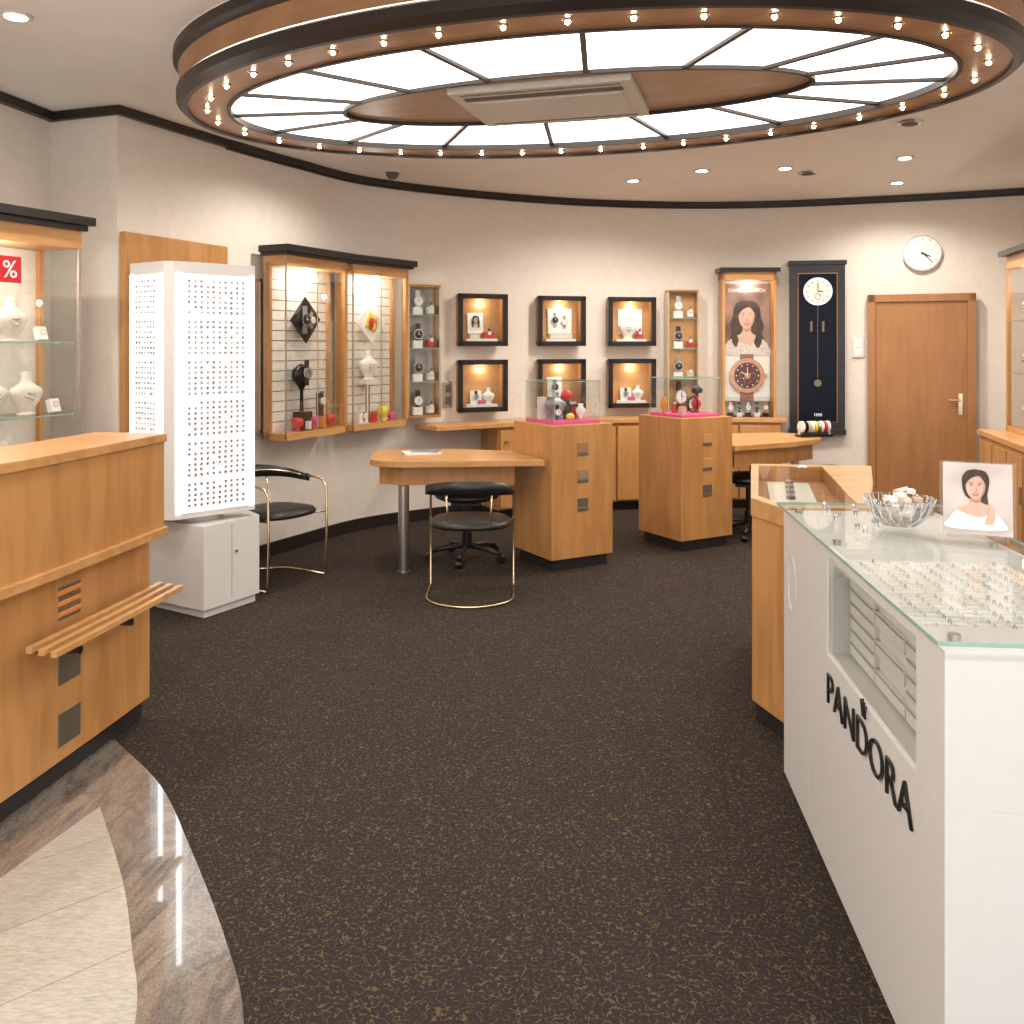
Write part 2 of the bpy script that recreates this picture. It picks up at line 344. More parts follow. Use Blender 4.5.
for i in range(16):
    a=2*math.pi*(i+.42)/16
    p=Vector((1.15*math.cos(a),.40*math.sin(a),2.764)); q=Vector((1.74*math.cos(a),.96*math.sin(a),2.764)); d=q-p
    b.cbox(tuple((p+q)/2),(d.length,.024,.014),DARK,rz=math.atan2(d.y,d.x))
ax,ay=-.06,.02
b.box(ax-.43,ax+.43,ay-.32,ay+.32,2.742,2.773,ACM); b.box(ax-.36,ax+.36,ay-.15,ay+.24,2.737,2.743,ACM)
b.box(ax-.38,ax+.38,ay-.235,ay-.185,2.738,2.743,GRILL); b.box(ax-.38,ax+.38,ay-.285,ay-.275,2.738,2.743,GREYMET); b.box(ax-.38,ax+.38,ay+.265,ay+.275,2.738,2.743,GREYMET)
b.done()
b=B('oval_light_bulbs',FC,-.28)
N=38; M_=720; tot=0; ar=[0]; LA,LB=1.85,1.08
for k in range(1,M_+1):
    a=2*math.pi*k/M_; tot+=math.dist((LA*math.cos(a),LB*math.sin(a)),(LA*math.cos(a-2*math.pi/M_),LB*math.sin(a-2*math.pi/M_))); ar.append(tot)
j=0
for i in range(N):
    while ar[j]<tot*(i+.5)/N: j+=1
    a=2*math.pi*j/M_; x,y=LA*math.cos(a),LB*math.sin(a)
    b.cyl((x,y,2.752),(x,y,2.745),.026,BRASS,.019,14); b.ell((x,y,2.743),(.010,.010,.010),BULB,8,6)
b.done()
dl=[(1.05,7.8),(2.99,6.85),(3.38,7.9),(-2.15,3.9),(1.9,5.9),(-1.2,2.2),(1.8,2.0),(3.1,4.6),(-1.3,.6),(1.2,.4),(2.2,7.25),(-1.1,6.2),(-2.3,2.0),(1.55,7.35)]
for i,(x,y) in enumerate(dl):
    b=B('recessed_downlight',(x,y,0)); b.cyl((0,0,H-.001),(0,0,H-.010),.07,ACM,.066); b.cyl((0,0,H-.010),(0,0,H-.013),.045,DOWNL); b.done()
    light('downlight_lamp.%03d'%i,'SPOT',(x,y,H-.03),78,size=.05,spot=2.75)
for x,y in((2.55,5.77),(2.45,7.45)):
    b=B('ceiling_air_vent',(x,y,0)); b.cyl((0,0,H-.001),(0,0,H-.015),.085,STEEL,.075); b.cyl((0,0,H-.015),(0,0,H-.02),.05,GRILL); b.done()
b=B('security_camera_dome',(-.97,7.3,0)); b.cyl((0,0,H-.001),(0,0,H-.035),.075,WHITE); b.ell((0,0,H-.035),(.055,.055,.055),GRILL); b.done()

# ---------------- reception counter ----------------
F=catmull([(-1.46,3.78),(-1.525,3.3),(-1.605,2.8),(-1.75,2.2),(-1.99,1.6)],8)
b=B('reception_counter')
b.strip(off(F,.065),off(F,.62),.09,.79,WOOD)
b.strip(off(F,.10),off(F,.58),.005,.09,PLINTH)
b.strip(F,off(F,.30),.79,1.165,WOOD)
b.strip(off(F,-.012),off(F,.32),1.165,1.20,WOODH)
b.strip(off(F,-.018),off(F,.07),.775,.81,WOODH)
Rr=lambda d,y0,y1:[(p[0],p[1]) for p in off(F,d) if y0<=p[1]<=y1]
for k,d in enumerate((-.015,-.06,-.105)):
    P=Rr(d,2.90,3.76); b.strip(P,off(P,.022),.562-.004*k,.585-.004*k,WOODH)
for yy in(3.05,3.35):
    p=min(F,key=lambda q:abs(q[1]-yy)); b.cyl((p[0]-.0,p[1]-.0,.538),(p[0]+.10,p[1]-.01,.538),.014,BLACK); b.cyl((p[0]-.075,p[1],.538),(p[0]+.0,p[1],.538),.014,BLACK)
G=off(F,.065)
def plaque(yy,z,mat,stripe=False,w=.065,h=.06):
    i=min(range(len(G)),key=lambda k:abs(G[k][1]-yy)); p=G[i]; t=(Vector(G[i+1])-Vector(G[i-1])); an=math.atan2(t.y,t.x)
    b.cbox((p[0],p[1],z),(2*w,.006,2*h),mat,rz=an)
    if stripe:
        for k in range(3): b.cbox((p[0]+.002,p[1],z-.038+.038*k),(2*w,.007,.018),ORANGE,rz=an)
plaque(3.24,.65,GREYMET,True); plaque(3.24,.42,GREYMET); plaque(3.24,.20,GREYMET)
b.done(.004)

# ---------------- charm tower ----------------
b=B('jewellery_tower_display')
b.prism([(-1.77,5.17),(-1.575,5.52),(-1.78,5.78),(-2.06,5.70),(-2.14,5.40)],0.0,.05,WHITE)
b.prism([(-1.76,5.14),(-1.55,5.52),(-1.77,5.81),(-2.09,5.73),(-2.17,5.38)],.05,.53,WHITE)
M=Matrix.Translation((-1.76,5.14,0))@Matrix.Rotation(math.atan2(.38,.21),4,'Z')
b.box(.21,.214,-.001,.002,.08,.51,GREYJ,M); b.box(.235,.25,-.012,0,.34,.355,STEEL,M)
b.cyl((-1.90,5.45,.53),(-1.90,5.45,.57),.14,WHITE)
b.prism([(-1.925,5.13),(-1.985,5.13),(-2.255,5.31),(-2.22,5.40),(-1.62,5.56),(-1.565,5.48)],.57,2.05,WHITE)
def charmface(a,c,z0,z1,nc):
    yaw,L=seg_yaw(a,c); M=Matrix.Translation((a[0],a[1],0))@Matrix.Rotation(yaw,4,'Z')
    b.box(.012,.040,-.008,0,z0,z1,LED,M); b.box(L-.040,L-.012,-.008,0,z0,z1,LED,M)
    b.box(.05,L-.05,-.004,0,z0,z1,LITP,M)
    w=(L-.13)/nc; z=z1-.04; r=0
    kinds=[SILVER,GREYJ,SILVER,GREYJ,SILVER]
    while z>z0+.03:
        for k in range(nc):
            if random.random()<.93:
                x=.065+w*(k+.5)+random.uniform(-.001,.001); m=random.choice(kinds); s_=w*.18
                b.box(x-w*.4,x+w*.4,-.0055,-.004,z-.012,z+.012,LITP,M)
                M2=M@Matrix.Translation((x,-.009,z))@Matrix.Rotation(random.choice([0,.78]),4,'Y')
                b.box(-s_,s_,-.003,.003,-s_*random.uniform(.8,1.3),s_,m,M2)
        b.box(.06,L-.06,-.007,-.004,z-.0155,z-.014,SLAT,M)
        r+=1; z-= .055 if r%7==0 else .030
charmface((-1.925,5.13),(-1.565,5.48),.60,1.98,10)
charmface((-2.255,5.31),(-1.985,5.13),.60,1.98,7)
b.done(.003)

# ---------------- mirrors ----------------
a=(-2.352,5.39); c=(-2.01,6.25); yaw,L=seg_yaw(a,c)
b=B('wood_framed_mirror',(a[0],a[1],0),yaw)
b.box(0,L,-.045,-.003,.3,2.25,WOOD); b.box(.12,L-.12,-.052,-.045,.5,2.08,MIRROR); b.done(.004)
a=(-1.955,6.35); c=(-1.78,6.70); yaw,L=seg_yaw(a,c)
b=B('narrow_wall_mirror',(a[0],a[1],0),yaw); b.box(0,L,-.03,-.005,.93,2.05,BRASS); b.box(.02,L-.02,-.034,-.03,.95,2.03,MIRROR); b.done()

# ---------------- left display cabinet ----------------
a=(-2.78,3.60); c=(-2.295,4.80); yaw,L=seg_yaw(a,c); CD=.32
b=B('jewellery_display_cabinet',(a[0],a[1],0),yaw)
b.box(0,L,.0,CD,.0,.85,WOOD); b.box(0,L,.0,CD,2.08,2.19,WOODH); b.box(-.05,L+.05,-.05,CD+.02,2.205,2.25,BLACK); b.box(-.02,L+.02,-.025,CD+.01,2.175,2.205,BLACK)
b.box(0,L,CD-.03,CD,.85,2.08,SLAT)
for x in(0,L-.04): b.box(x,x+.03,CD-.06,CD-.03,.85,2.08,WOOD)
for x in(0,.6,L-.02): b.box(x,x+.015,0,.015,.85,2.08,STEEL)
for z in(1.2,1.58): b.box(.03,L-.03,.03,CD-.03,z,z+.008,GLASS); b.box(.03,L-.03,.026,.03,z,z+.008,GEDGE)
b.box(.03,L-.02,.002,.006,.85,2.08,GLASS); b.box(L-.006,L-.002,.01,CD-.03,.85,2.08,GLASS)
def bust(b,x,y,z,s=1,m=CREAM):
    b.lathe([(.001,0),(.06*s,0),(.06*s,.01*s),(.04*s,.015*s),(.05*s,.03*s),(.085*s,.08*s),(.105*s,.125*s),(.10*s,.15*s),(.06*s,.172*s),(.036*s,.19*s),(.03*s,.215*s),(.032*s,.245*s),(.001,.25*s)],(x,y,z),m,20,sy=.45)
    for q,(rw,rh) in enumerate(((.055,.055),(.042,.035))):
        b.tube([(x+rw*s*math.cos(t),y-.012*s-.038*s*abs(math.sin(t)),z+.165*s+rh*1.25*s*math.sin(t)) for t in [math.pi+ math.pi*k/12 for k in range(13)]],.0035*s,SILVER if q==0 else GOLD)
    b.ell((x,y-.052*s,z+.093*s),(.008*s,.006*s,.011*s),SILVER,8,6)
for x,z in((.35,1.588),(.72,1.588),(.99,1.588),(.55,1.208),(.88,1.208),(1.08,1.208),(.5,.86),(.95,.86)): bust(b,x,.15,z,.9,CREAM)
for x,z in((1.14,1.588),(1.22,1.208),(1.18,.86),(.75,.86)):
    b.cbox((x,.12,z+.04),(.06,.03,.07),PRINTW,rx=-.3); b.tube([(x+.015*math.cos(t),.10,z+.05+.015*math.sin(t)) for t in[k*math.pi/5 for k in range(10)]],.002,GOLD,True,5)
b.cbox((.84,-.003,1.94),(.17,.004,.13),RED)
o=b.done(.003)
text(o,'sale_tag_text','%',PRINTW,.12,(.86,-.007,1.90),(math.pi/2,0,0))
light('cabinet_lamp','POINT',(-2.56,4.35,2.0),6,size=.03)

def watch(b,x,y,z,r,face=PRINTW,strap=BLACK,h=None):
    b.cbox((x,y+.012,z),(r*1.05,.008,r*4.2),strap); b.cyl((x,y+.006,z),(x,y-.008,z),r,SILVER,seg=20); b.cyl((x,y-.008,z),(x,y-.010,z),r*.82,face,seg=20)
    b.cbox((x,y-.0115,z+r*.3),(r*.08,.002,r*.6),BLACK if face is not BLACK else PRINTW); b.cbox((x+r*.22,y-.0115,z),(r*.45,.002,r*.08),BLACK if face is not BLACK else PRINTW)

# ---------------- wall display cases ----------------
def wallcase(a,c,seed):
    yaw,L=seg_yaw(a,c); b=B('wall_display_case',(a[0],a[1],0),yaw); D=.21; z0,z1=.88,2.27
    b.box(-.05,L+.05,-.06,D,z1-.03,z1+.02,BLACK); b.box(-.03,L+.03,-.035,D,z1-.05,z1-.03,DARK); b.box(0,L,0,D,z1-.13,z1-.05,WOODH)
    b.box(0,L,0,D,z0,z0+.05,WOODH); b.box(0,L,D-.02,D,z0,z1-.1,SLAT)
    z=z0+.12
    while z<z1-.15: b.box(.03,L-.03,D-.022,D-.0195,z,z+.006,GREYMET); z+=.075
    b.box(0,.012,0,.012,z0,z1-.1,STEEL); b.box(L-.035,L,0,.035,z0,z1-.1,WOOD)
    b.box(0,.03,D-.06,D,z0,z1-.1,WOOD); b.box(L-.03,L,D-.04,D,z0,z1-.1,WOOD)
    b.box(L*.5-.004,L*.5+.004,.002,.01,z0+.05,z1-.13,STEEL)
    b.box(.012,L-.035,.004,.008,z0+.05,z1-.13,GLASS)
    b.box(0,.004,.012,D-.06,z0+.05,z1-.13,GLASS)
    m=BLACK if seed==0 else PRINTW
    b.cbox((L*.5,.12,1.76),(.25,.012,.25),m,ry=.75); 
    if seed==0: watch(b,L*.5-.02,.10,1.76,.05,BLACK,GREYJ); watch(b,L*.5+.06,.10,1.76,.03,PRINTW,GREYJ)
    else:
        b.cbox((L*.5,.11,1.76),(.13,.012,.13),YEL,ry=.45); b.ell((L*.5-.02,.10,1.75),(.03,.01,.05),RED); b.ell((L*.5+.03,.10,1.79),(.02,.01,.03),SKIN); b.tube([(L*.5+.05*math.cos(t),.1,1.74+.05*math.sin(t)) for t in[k*math.pi/8 for k in range(16)]],.004,GOLD,True)
    if seed==0:
        b.lathe([(.001,0),(.06,0),(.055,.02),(.02,.04),(.018,.30),(.05,.34),(.10,.40),(.095,.45),(.04,.49),(.001,.50)],(L*.42,.11,z0+.05),BLACK,20,sy=.5)
        watch(b,L*.42,.05,1.36,.045,GREYJ,BLACK); b.cbox((L*.42,.1,z0+.12),(.12,.09,.14),BLACK)
        b.cyl((L*.7,.1,z0+.05),(L*.7,.1,1.2),.03,BLACK); watch(b,L*.7,.07,1.14,.035,PRINTW,GREYMET)
        for x,m in((.28,RED),(.54,PINK),(.82,RED)):
            b.lathe([(.001,0),(.025,0),(.02,.02),(.045,.05),(.05,.08),(.035,.10),(.001,.10)],(L*x,.07,z0+.05),m,14)
        b.cbox((L*.66,.06,z0+.1),(.06,.05,.08),ORANGE,rz=.3); b.cbox((L*.42,.045,z0+.09),(.05,.03,.06),PRINTW,rz=.3)
    else:
        bust(b,L*.45,.12,1.28,1.0,PRINTW); b.cbox((L*.45,.12,1.26),(.15,.08,.03),CREAM); b.cyl((L*.45,.13,z0+.05),(L*.45,.13,1.25),.02,STEEL)
        b.lathe([(.001,0),(.03,0),(.02,.02),(.05,.06),(.05,.10),(.02,.13),(.025,.15),(.001,.15)],(L*.66,.09,z0+.05),YEL,14)
        b.cbox((L*.28,.09,z0+.09),(.1,.06,.08),PRINTW); watch(b,L*.28,.05,z0+.1,.02,PRINTW,SILVER); b.lathe([(.001,0),(.02,0),(.04,.04),(.03,.07),(.001,.07)],(L*.82,.09,z0+.05),PINK,14)
        b.cbox((L*.47,.07,z0+.09),(.06,.04,.08),RED,rz=.4)
    o=b.done(.002)
    n=Vector((math.sin(yaw),-math.cos(yaw)))
    mx=(a[0]+c[0])/2-n.x*.08; my=(a[1]+c[1])/2-n.y*.08
    light('case_lamp','POINT',(mx,my,z1-.2),5,col=(1,.94,.85),size=.03)
wallcase((-1.62,6.45),(-1.30,7.12),0)
wallcase((-1.27,7.19),(-.89,7.74),1)

def narrowcase(a,c,z0,z1,back):
    yaw,L=seg_yaw(a,c); b=B('narrow_glass_showcase',(a[0],a[1],0),yaw); D=.12
    b.box(0,L,D-.015,D,z0,z1,WOOD); b.box(.03,L-.03,D-.018,D-.014,z0+.03,z1-.03,back); b.box(0,L,0,D,z1-.02,z1,WOODH); b.box(0,L,0,D,z0,z0+.02,WOODH)
    b.box(0,.015,0,D,z0,z1,BRASS); b.box(L-.015,L,0,D,z0,z1,BRASS); b.box(.015,L-.015,0,.004,z0,z1,GLASS)
    n=4
    for k in range(n):
        z=z0+.02+(z1-z0)*k/n
        if k: b.box(.015,L-.015,.01,D-.015,z,z+.008,GLASS); b.box(.015,L-.015,.006,.01,z,z+.008,GEDGE)
        b.cbox((L*.38,.07,z+.04),(.09,.04,.07),PRINTW); watch(b,L*.38,.045,z+.13,.045,[PRINTW,BLACK,BLACK,PRINTW][k],[BLACK,GREYJ,BLACK,SILVER][k])
        b.cbox((L*.76,.06,z+.05),(.06,.05,.06),[PRINTW,CREAM,RED,PRINTW][k]); watch(b,L*.76,.03,z+.08,.02,PRINTW,GREYMET)
    b.done(.002)
narrowcase((-.90,7.80),(-.63,7.98),.93,2.10,GREYJ)
narrowcase((1.53,8.84),(1.84,8.86),.91,2.11,WOODH)

# ---------------- shadow box frames ----------------
def at(x): return wseg(x-.05,x+.05)[1]
def wt(x):
    a=wseg(x-.2,x-.1)[0]; c=wseg(x+.1,x+.2)[-1]; return math.atan2(c[1]-a[1],c[0]-a[0])
kk=0
for X in(-.285,.455,1.175):
    p=at(X); yaw=wt(X)*.7; n=Vector((math.sin(yaw),-math.cos(yaw)))
    for Z in(1.80,1.195):
        b=B('shadow_box_frame',(p[0]+n.x*.03,p[1]+n.y*.03,Z),yaw); h=.24; D=.10; w=.045
        for s_ in(-1,1):
            b.box(min(s_*h,s_*(h-w)),max(s_*h,s_*(h-w)),-D-.02,-D+.012,-h,h,BLACK)
            b.box(-h,h,-D-.02,-D+.012,min(s_*h,s_*(h-w)),max(s_*h,s_*(h-w)),BLACK)
            b.box(min(s_*(h-.01),s_*(h-w)),max(s_*(h-.01),s_*(h-w)),-D+.012,0,-h+.01,h-.01,WOOD)
            b.box(-h+.01,h-.01,-D+.012,0,min(s_*(h-.01),s_*(h-w)),max(s_*(h-.01),s_*(h-w)),WOOD)
        b.box(-h+.01,h-.01,-.01,0,-h+.01,h-.01,WOODH)
        b.box(-h+w,h-w,-D,-D+.003,-h+w,h-w,GLASS)
        r=kk%6; zb=-h+w
        b.cbox((0,-.05,zb+.012),(.30,.07,.024),WHITE2); zb+=.024
        if r in(0,3):
            b.cbox((-.05,-.03,-.03),(.15,.010,.19),PRINTW,rx=-.1); 
            if r==0: portrait(b,-.05,.0,.028,-.04,CREAM)
            else: watch(b,-.05,-.045,-.03,.035,BLACK,GREYMET)
            b.cbox((.07,-.06,zb+.03),(.11,.04,.06),RED); watch(b,.07,-.085,zb+.05,.02,PRINTW,BLACK); b.cbox((-.07,-.07,zb+.02),(.09,.03,.04),CREAM)
        elif r in(1,5):
            b.cbox((-.05,-.045,zb+.06),(.11,.02,.13),PRINTW,rx=-.1); watch(b,-.05,-.065,zb+.07,.025,GREYJ,BLACK); bust(b,.07,-.05,zb,.6,PRINTW); b.cbox((.0,-.075,zb+.02),(.07,.02,.035),PINK)
        elif r==2: 
            b.cbox((-.0,-.03,-.0),(.24,.012,.24),PRINTW); watch(b,-.05,-.045,.01,.035,BLACK,SILVER); watch(b,.045,-.045,-.01,.03,PRINTW,GOLD)
            b.cbox((.0,-.07,zb+.025),(.22,.02,.045),CREAM)
        else:
            b.cbox((-.0,-.02,.0),(.24,.01,.24),PRINTW); bust(b,-.03,-.05,zb,.9,CREAM); b.cbox((.09,-.05,zb+.04),(.06,.04,.08),RED); watch(b,.09,-.075,zb+.06,.02,PRINTW,BLACK)
        b.done(.002); kk+=1
        light('frame_lamp','POINT',(p[0]+n.x*.09,p[1]+n.y*.09,Z+.15),.9,size=.015)

# ---------------- poster case ----------------
a=(2.045,8.74); c=(2.565,8.73); yaw,L=seg_yaw(a,c)
b=B('poster_display_case',(a[0],a[1],0),yaw); D=.22
z0,z1=.83,2.28
b.box(-.03,L+.03,-.04,D,z1,z1+.04,BLACK); b.box(0,L,0,D,z1-.08,z1,WOODH); b.box(0,L,0,D,z0,z0+.04,WOODH); b.box(0,.025,0,D,z0,z1,WOOD); b.box(L-.025,L,0,D,z0,z1,WOOD); b.box(0,L,D-.02,D,z0,z1,SLAT)
y=.12; cx=L*.5
SEP=plain('poster_sepia',(.30,.18,.145),.5,var=.6,vs=3)
b.box(.03,L-.03,y,y+.01,1.02,2.17,PRINTW); b.box(.03,L-.03,y-.002,y,1.50,2.17,SEP)
portrait(b,cx+.0,1.84,.112,y-.002,plain('printed_lace',(.66,.58,.54),.6,var=.3,vs=60))
DIAL=plain('watch_dial',(.10,.03,.03),.3)
b.cbox((cx,y-.012,1.25),(.13,.008,.46),plain('watch_strap',(.30,.12,.10),.5)); b.cyl((cx,y-.014,1.27),(cx,y-.03,1.27),.17,GOLD,seg=32); b.cyl((cx,y-.031,1.27),(cx,y-.034,1.27),.128,DIAL,seg=32); b.cyl((cx,y-.034,1.27),(cx,y-.036,1.27),.028,GOLD); b.cbox((cx+.178,y-.02,1.27),(.03,.02,.04),GOLD)
for dx,dz in((-.05,0),(.05,0),(0,-.055)): b.tube([(cx+dx+.028*math.cos(t),y-.035,1.27+dz+.028*math.sin(t)) for t in[k*math.pi/8 for k in range(16)]],.003,GOLD,True,5)
for k in range(12):
    t=k*math.pi/6; b.ell((cx+.108*math.cos(t),y-.036,1.27+.108*math.sin(t)),(.007,.003,.007),PRINTW,8)
b.cbox((cx,y-.038,1.31),(.006,.003,.08),PRINTW); b.cbox((cx-.03,y-.038,1.29),(.07,.003,.006),PRINTW,ry=.5)
b.box(.03,L-.03,.01,y,1.05,1.058,GLASS)
for k in range(5): b.cbox((.09+k*.085,.07,z0+.06),(.055,.05,.04),PRINTW if k%2 else BLACK); watch(b,.09+k*.085,.05,z0+.13,.025,[PRINTW,BLACK,PRINTW,BLACK,PRINTW][k],[GOLD,BLACK,SILVER,BLACK,GOLD][k])
b.box(.03,L-.03,.003,.006,z0+.04,z1-.1,GLASS)
o=b.done(.002)
text(o,'poster_title','DIAMOND WATCH',PRINTW,.05,(cx,y-.006,2.09),(math.pi/2,0,0),width=.36)
light('poster_lamp','POINT',(2.31,8.78,2.16),3,size=.03)

# ---------------- regulator clock ----------------
a=(2.72,8.80); c=(3.22,8.70); yaw,L=seg_yaw(a,c)
b=B('regulator_wall_clock',(a[0],a[1],0),yaw); z0,z1=.72,2.38; D=.13
b.box(0,L,0,D,z0,z1,BLACK); b.box(-.015,L+.015,-.015,D,z1-.03,z1+.012,BLACK); b.box(-.01,L+.01,-.01,D,z0-.02,z0+.03,BLACK)
b.box(.07,L-.07,-.006,0,z0+.10,z1-.11,WOODD); b.box(.078,L-.078,-.012,-.005,z0+.108,z1-.118,BLUE)
cx=L/2; b.cyl((cx,-.012,2.09),(cx,-.03,2.09),.135,SILVER,seg=40); b.cyl((cx,-.03,2.09),(cx,-.034,2.09),.12,CREAM,seg=40); b.tube([(cx+.028*math.cos(t),-.036,2.04+.028*math.sin(t)) for t in[k*math.pi/8 for k in range(16)]],.003,GREYJ,True)
b.cbox((cx,-.038,2.13),(.007,.003,.08),BLACK); b.cbox((cx+.025,-.038,2.09),(.05,.003,.007),BLACK)
for k in range(12):
    t=k*math.pi/6; b.cbox((cx+.1*math.sin(t),-.036,2.09+.1*math.cos(t)),(.005,.003,.02),BLACK,ry=t)
b.cyl((cx-.06,-.018,1.80),(cx-.06,-.018,1.70),.014,GREYMET); b.cyl((cx+.05,-.018,1.80),(cx+.05,-.018,1.70),.014,GREYMET)
b.cyl((cx,-.016,1.95),(cx,-.016,1.25),.003,GREYMET); b.cyl((cx,-.014,1.2),(cx,-.022,1.2),.035,GREYMET,seg=28)
o=b.done(.004); text(o,'clock_plate','1888',SILVER,.04,(cx,-.016,.88),(math.pi/2,0,0))

# ---------------- door ----------------
a=(3.42,8.655); c=(4.28,8.305); yaw,L=seg_yaw(a,c)
b=B('door_1',(a[0],a[1],0),yaw)
b.box(0,.07,-.03,.03,.0,2.05,WOODD); b.box(L-.07,L,-.03,.03,.0,2.05,WOODD); b.box(0,L,-.03,.03,1.98,2.05,WOODD); b.box(.07,L-.07,-.01,.03,.01,1.98,WOODD)
b.box(.068,.073,-.012,-.009,0,1.98,GRILL); b.box(L-.073,L-.068,-.012,-.009,0,1.98,GRILL); b.box(.07,L-.07,-.012,-.009,1.977,1.982,GRILL)
b.box(L-.145,L-.11,-.018,-.01,.92,1.12,BRASS); b.cyl((L-.13,-.018,1.06),(L-.13,-.06,1.06),.01,BRASS); b.cyl((L-.13,-.06,1.06),(L-.23,-.06,1.06),.01,BRASS)
b.done(.003)
p=at(3.85); yaw=wt(3.85); n=Vector((math.sin(yaw),-math.cos(yaw)))
b=B('round_wall_clock',(p[0]+n.x*.005,p[1]+n.y*.005,2.44),yaw)
b.cyl((0,0,0),(0,-.04,0),.170,STEEL,seg=48); b.cyl((0,-.04,0),(0,-.043,0),.157,PRINTW,seg=48)
for k in range(12):
    t=k*math.pi/6; b.cbox((.135*math.sin(t),-.045,.135*math.cos(t)),(.005,.003,.015),BLACK,ry=t)
b.cbox((.03,-.048,-.015),(.09,.003,.01),BLACK,ry=.5); b.cbox((.045,-.048,-.045),(.13,.003,.007),BLACK,ry=.8); b.cyl((0,-.04,0),(0,-.052,0),.01,BLACK)
b.done()
p=at(3.30); b=B('light_switch',(p[0]+.03,p[1]-.02,1.54),wt(3.30)); b.box(-.05,.05,-.012,.0,-.09,.09,WHITE); b.box(-.03,.03,-.017,-.012,-.07,-.005,PRINTW); b.box(-.03,.03,-.017,-.012,.005,.07,PRINTW); b.done(.002)
p=at(-.53); b=B('wall_socket',(p[0]-.03,p[1]-.03,1.12),wt(-.53)); b.box(-.04,.04,-.012,.0,-.12,.12,STEEL); b.box(-.025,.025,-.017,-.012,.02,.09,GRILL); b.box(-.025,.025,-.017,-.012,-.09,-.02,GRILL); b.done(.002)

# ---------------- credenza ----------------
b=B('wall_credenza')
P=wseg(-.30,2.65); b.strip(off(P,.025),off(P,.36),.08,.83,WOOD); b.strip(off(P,.03),off(P,.31),0.001,.08,PLINTH)
P2=wseg(-.88,2.7); b.strip(off(P2,.03),off(P2,.40),.83,.87,WOODH)
Q=off(P,.36); tot=sum(math.dist(Q[i],Q[i+1]) for i in range(len(Q)-1)); nd=7
def along(Q,s):
    for i in range(len(Q)-1):
        d=math.dist(Q[i],Q[i+1])
        if s<=d or i==len(Q)-2: t=s/d; return (Q[i][0]+(Q[i+1][0]-Q[i][0])*t,Q[i][1]+(Q[i+1][1]-Q[i][1])*t)
        s-=d
for k in range(nd):
    a=along(Q,tot*k/nd+.012); c=along(Q,tot*(k+1)/nd-.012); yaw,L=seg_yaw(a,c); M=Matrix.Translation((a[0],a[1],0))@Matrix.Rotation(yaw,4,'Z')
    b.box(0,L,-.03,.01,.10,.80,WOOD,M); b.cyl(M@Vector((L-.05 if k%2 else .05,-.03,.70)),M@Vector((L-.05 if k%2 else .05,-.055,.70)),.012,STEEL)
b.done(.003)

# ---------------- pedestals ----------------
def pedestal(x,y,yaw,seed):
    S=.52; HT=1.01; b=B('display_pedestal',(x,y,0),yaw)
    b.box(.03,S-.03,.03,S-.03,0,.08,PLINTH); b.box(0,S,0,S,.08,HT,WOOD)
    for k,z in enumerate((.84,.65,.45)):
        b.box(S/2-.045,S/2+.045,-.006,0,z-.045,z+.045,[WOODF,BRASS,GREYMET][k] if seed==0 else [WOODH,WOODH,GREYMET][k]); b.box(S/2-.045,S/2+.045,-.008,0,z-.045,z-.02,GREYMET)
    b.done(.005)
    g=B('glass_display_cube',(x,y,HT+.001),yaw); m=.065; h=.30
    g.box(m,S-m,m,S-m,0,.02,PINK); 
    for (x0,x1,y0,y1) in((m,S-m,m,m+.004),(m,S-m,S-m-.004,S-m),(m,m+.004,m+.004,S-m-.004),(S-m-.004,S-m,m+.004,S-m-.004)): g.box(x0,x1,y0,y1,.02,h,GLASS)
    g.box(m,S-m,m,S-m,h,h+.005,GLASS)
    for xx in(m,S-m):
        for yy in(m,S-m): g.cyl((xx,yy,.02),(xx,yy,h),.0025,GEDGE,seg=6)
    for p,q in(((m,m),(S-m,m)),((S-m,m),(S-m,S-m)),((S-m,S-m),(m,S-m)),((m,S-m),(m,m))): g.cyl((*p,h),(*q,h),.0025,GEDGE,seg=6)
    vase=[(.001,0),(.025,0),(.018,.02),(.04,.06),(.045,.09),(.02,.12),(.028,.14),(.001,.14)]
    if seed==0:
        g.lathe(vase,(.3,.27,.02),BLACK,16); g.ell((.3,.27,.19),(.045,.04,.04),RED); g.cbox((.3,.27,.16),(.012,.012,.04),BLACK)
        bust(g,.2,.26,.02,.85,GREYJ); g.lathe([(r*.8,z*.8) for r,z in vase],(.37,.19,.02),PRINTW,14); g.cbox((.13,.34,.1),(.05,.05,.16),PRINTW); g.cbox((.4,.30,.06),(.05,.05,.08),RED,rz=.3); g.ell((.26,.16,.045),(.035,.025,.025),YEL); watch(g,.15,.15,.08,.025,PRINTW,BLACK); g.cbox((.37,.38,.1),(.05,.04,.16),STEEL)
    else:
        g.cyl((.2,.28,.02),(.2,.28,.09),.05,RED,.03); watch(g,.2,.24,.15,.06,PRINTW,BLACK); g.tube([(.29+.05*math.cos(t),.2,.09+.06*math.sin(t)) for t in[k*math.pi/8 for k in range(16)]],.008,BLACK,True)
        g.lathe([(r*.9,z*.9) for r,z in vase],(.36,.24,.02),RED,14); g.cbox((.36,.38,.08),(.05,.05,.12),GREYMET); g.lathe([(r*.7,z*.9) for r,z in vase],(.13,.36,.02),ORANGE,14); g.cyl((.42,.3,.02),(.42,.3,.17),.012,BLACK); g.lathe([(.001,0),(.04,.0),(.05,.03),(.02,.06),(.001,.06)],(.42,.3,.17),BLACK,12)
        g.cbox((.13,.14,.05),(.05,.04,.06),SKIN)
    g.done()
pedestal(.272,6.2,.52,0); pedestal(1.28,6.81,.52,1)

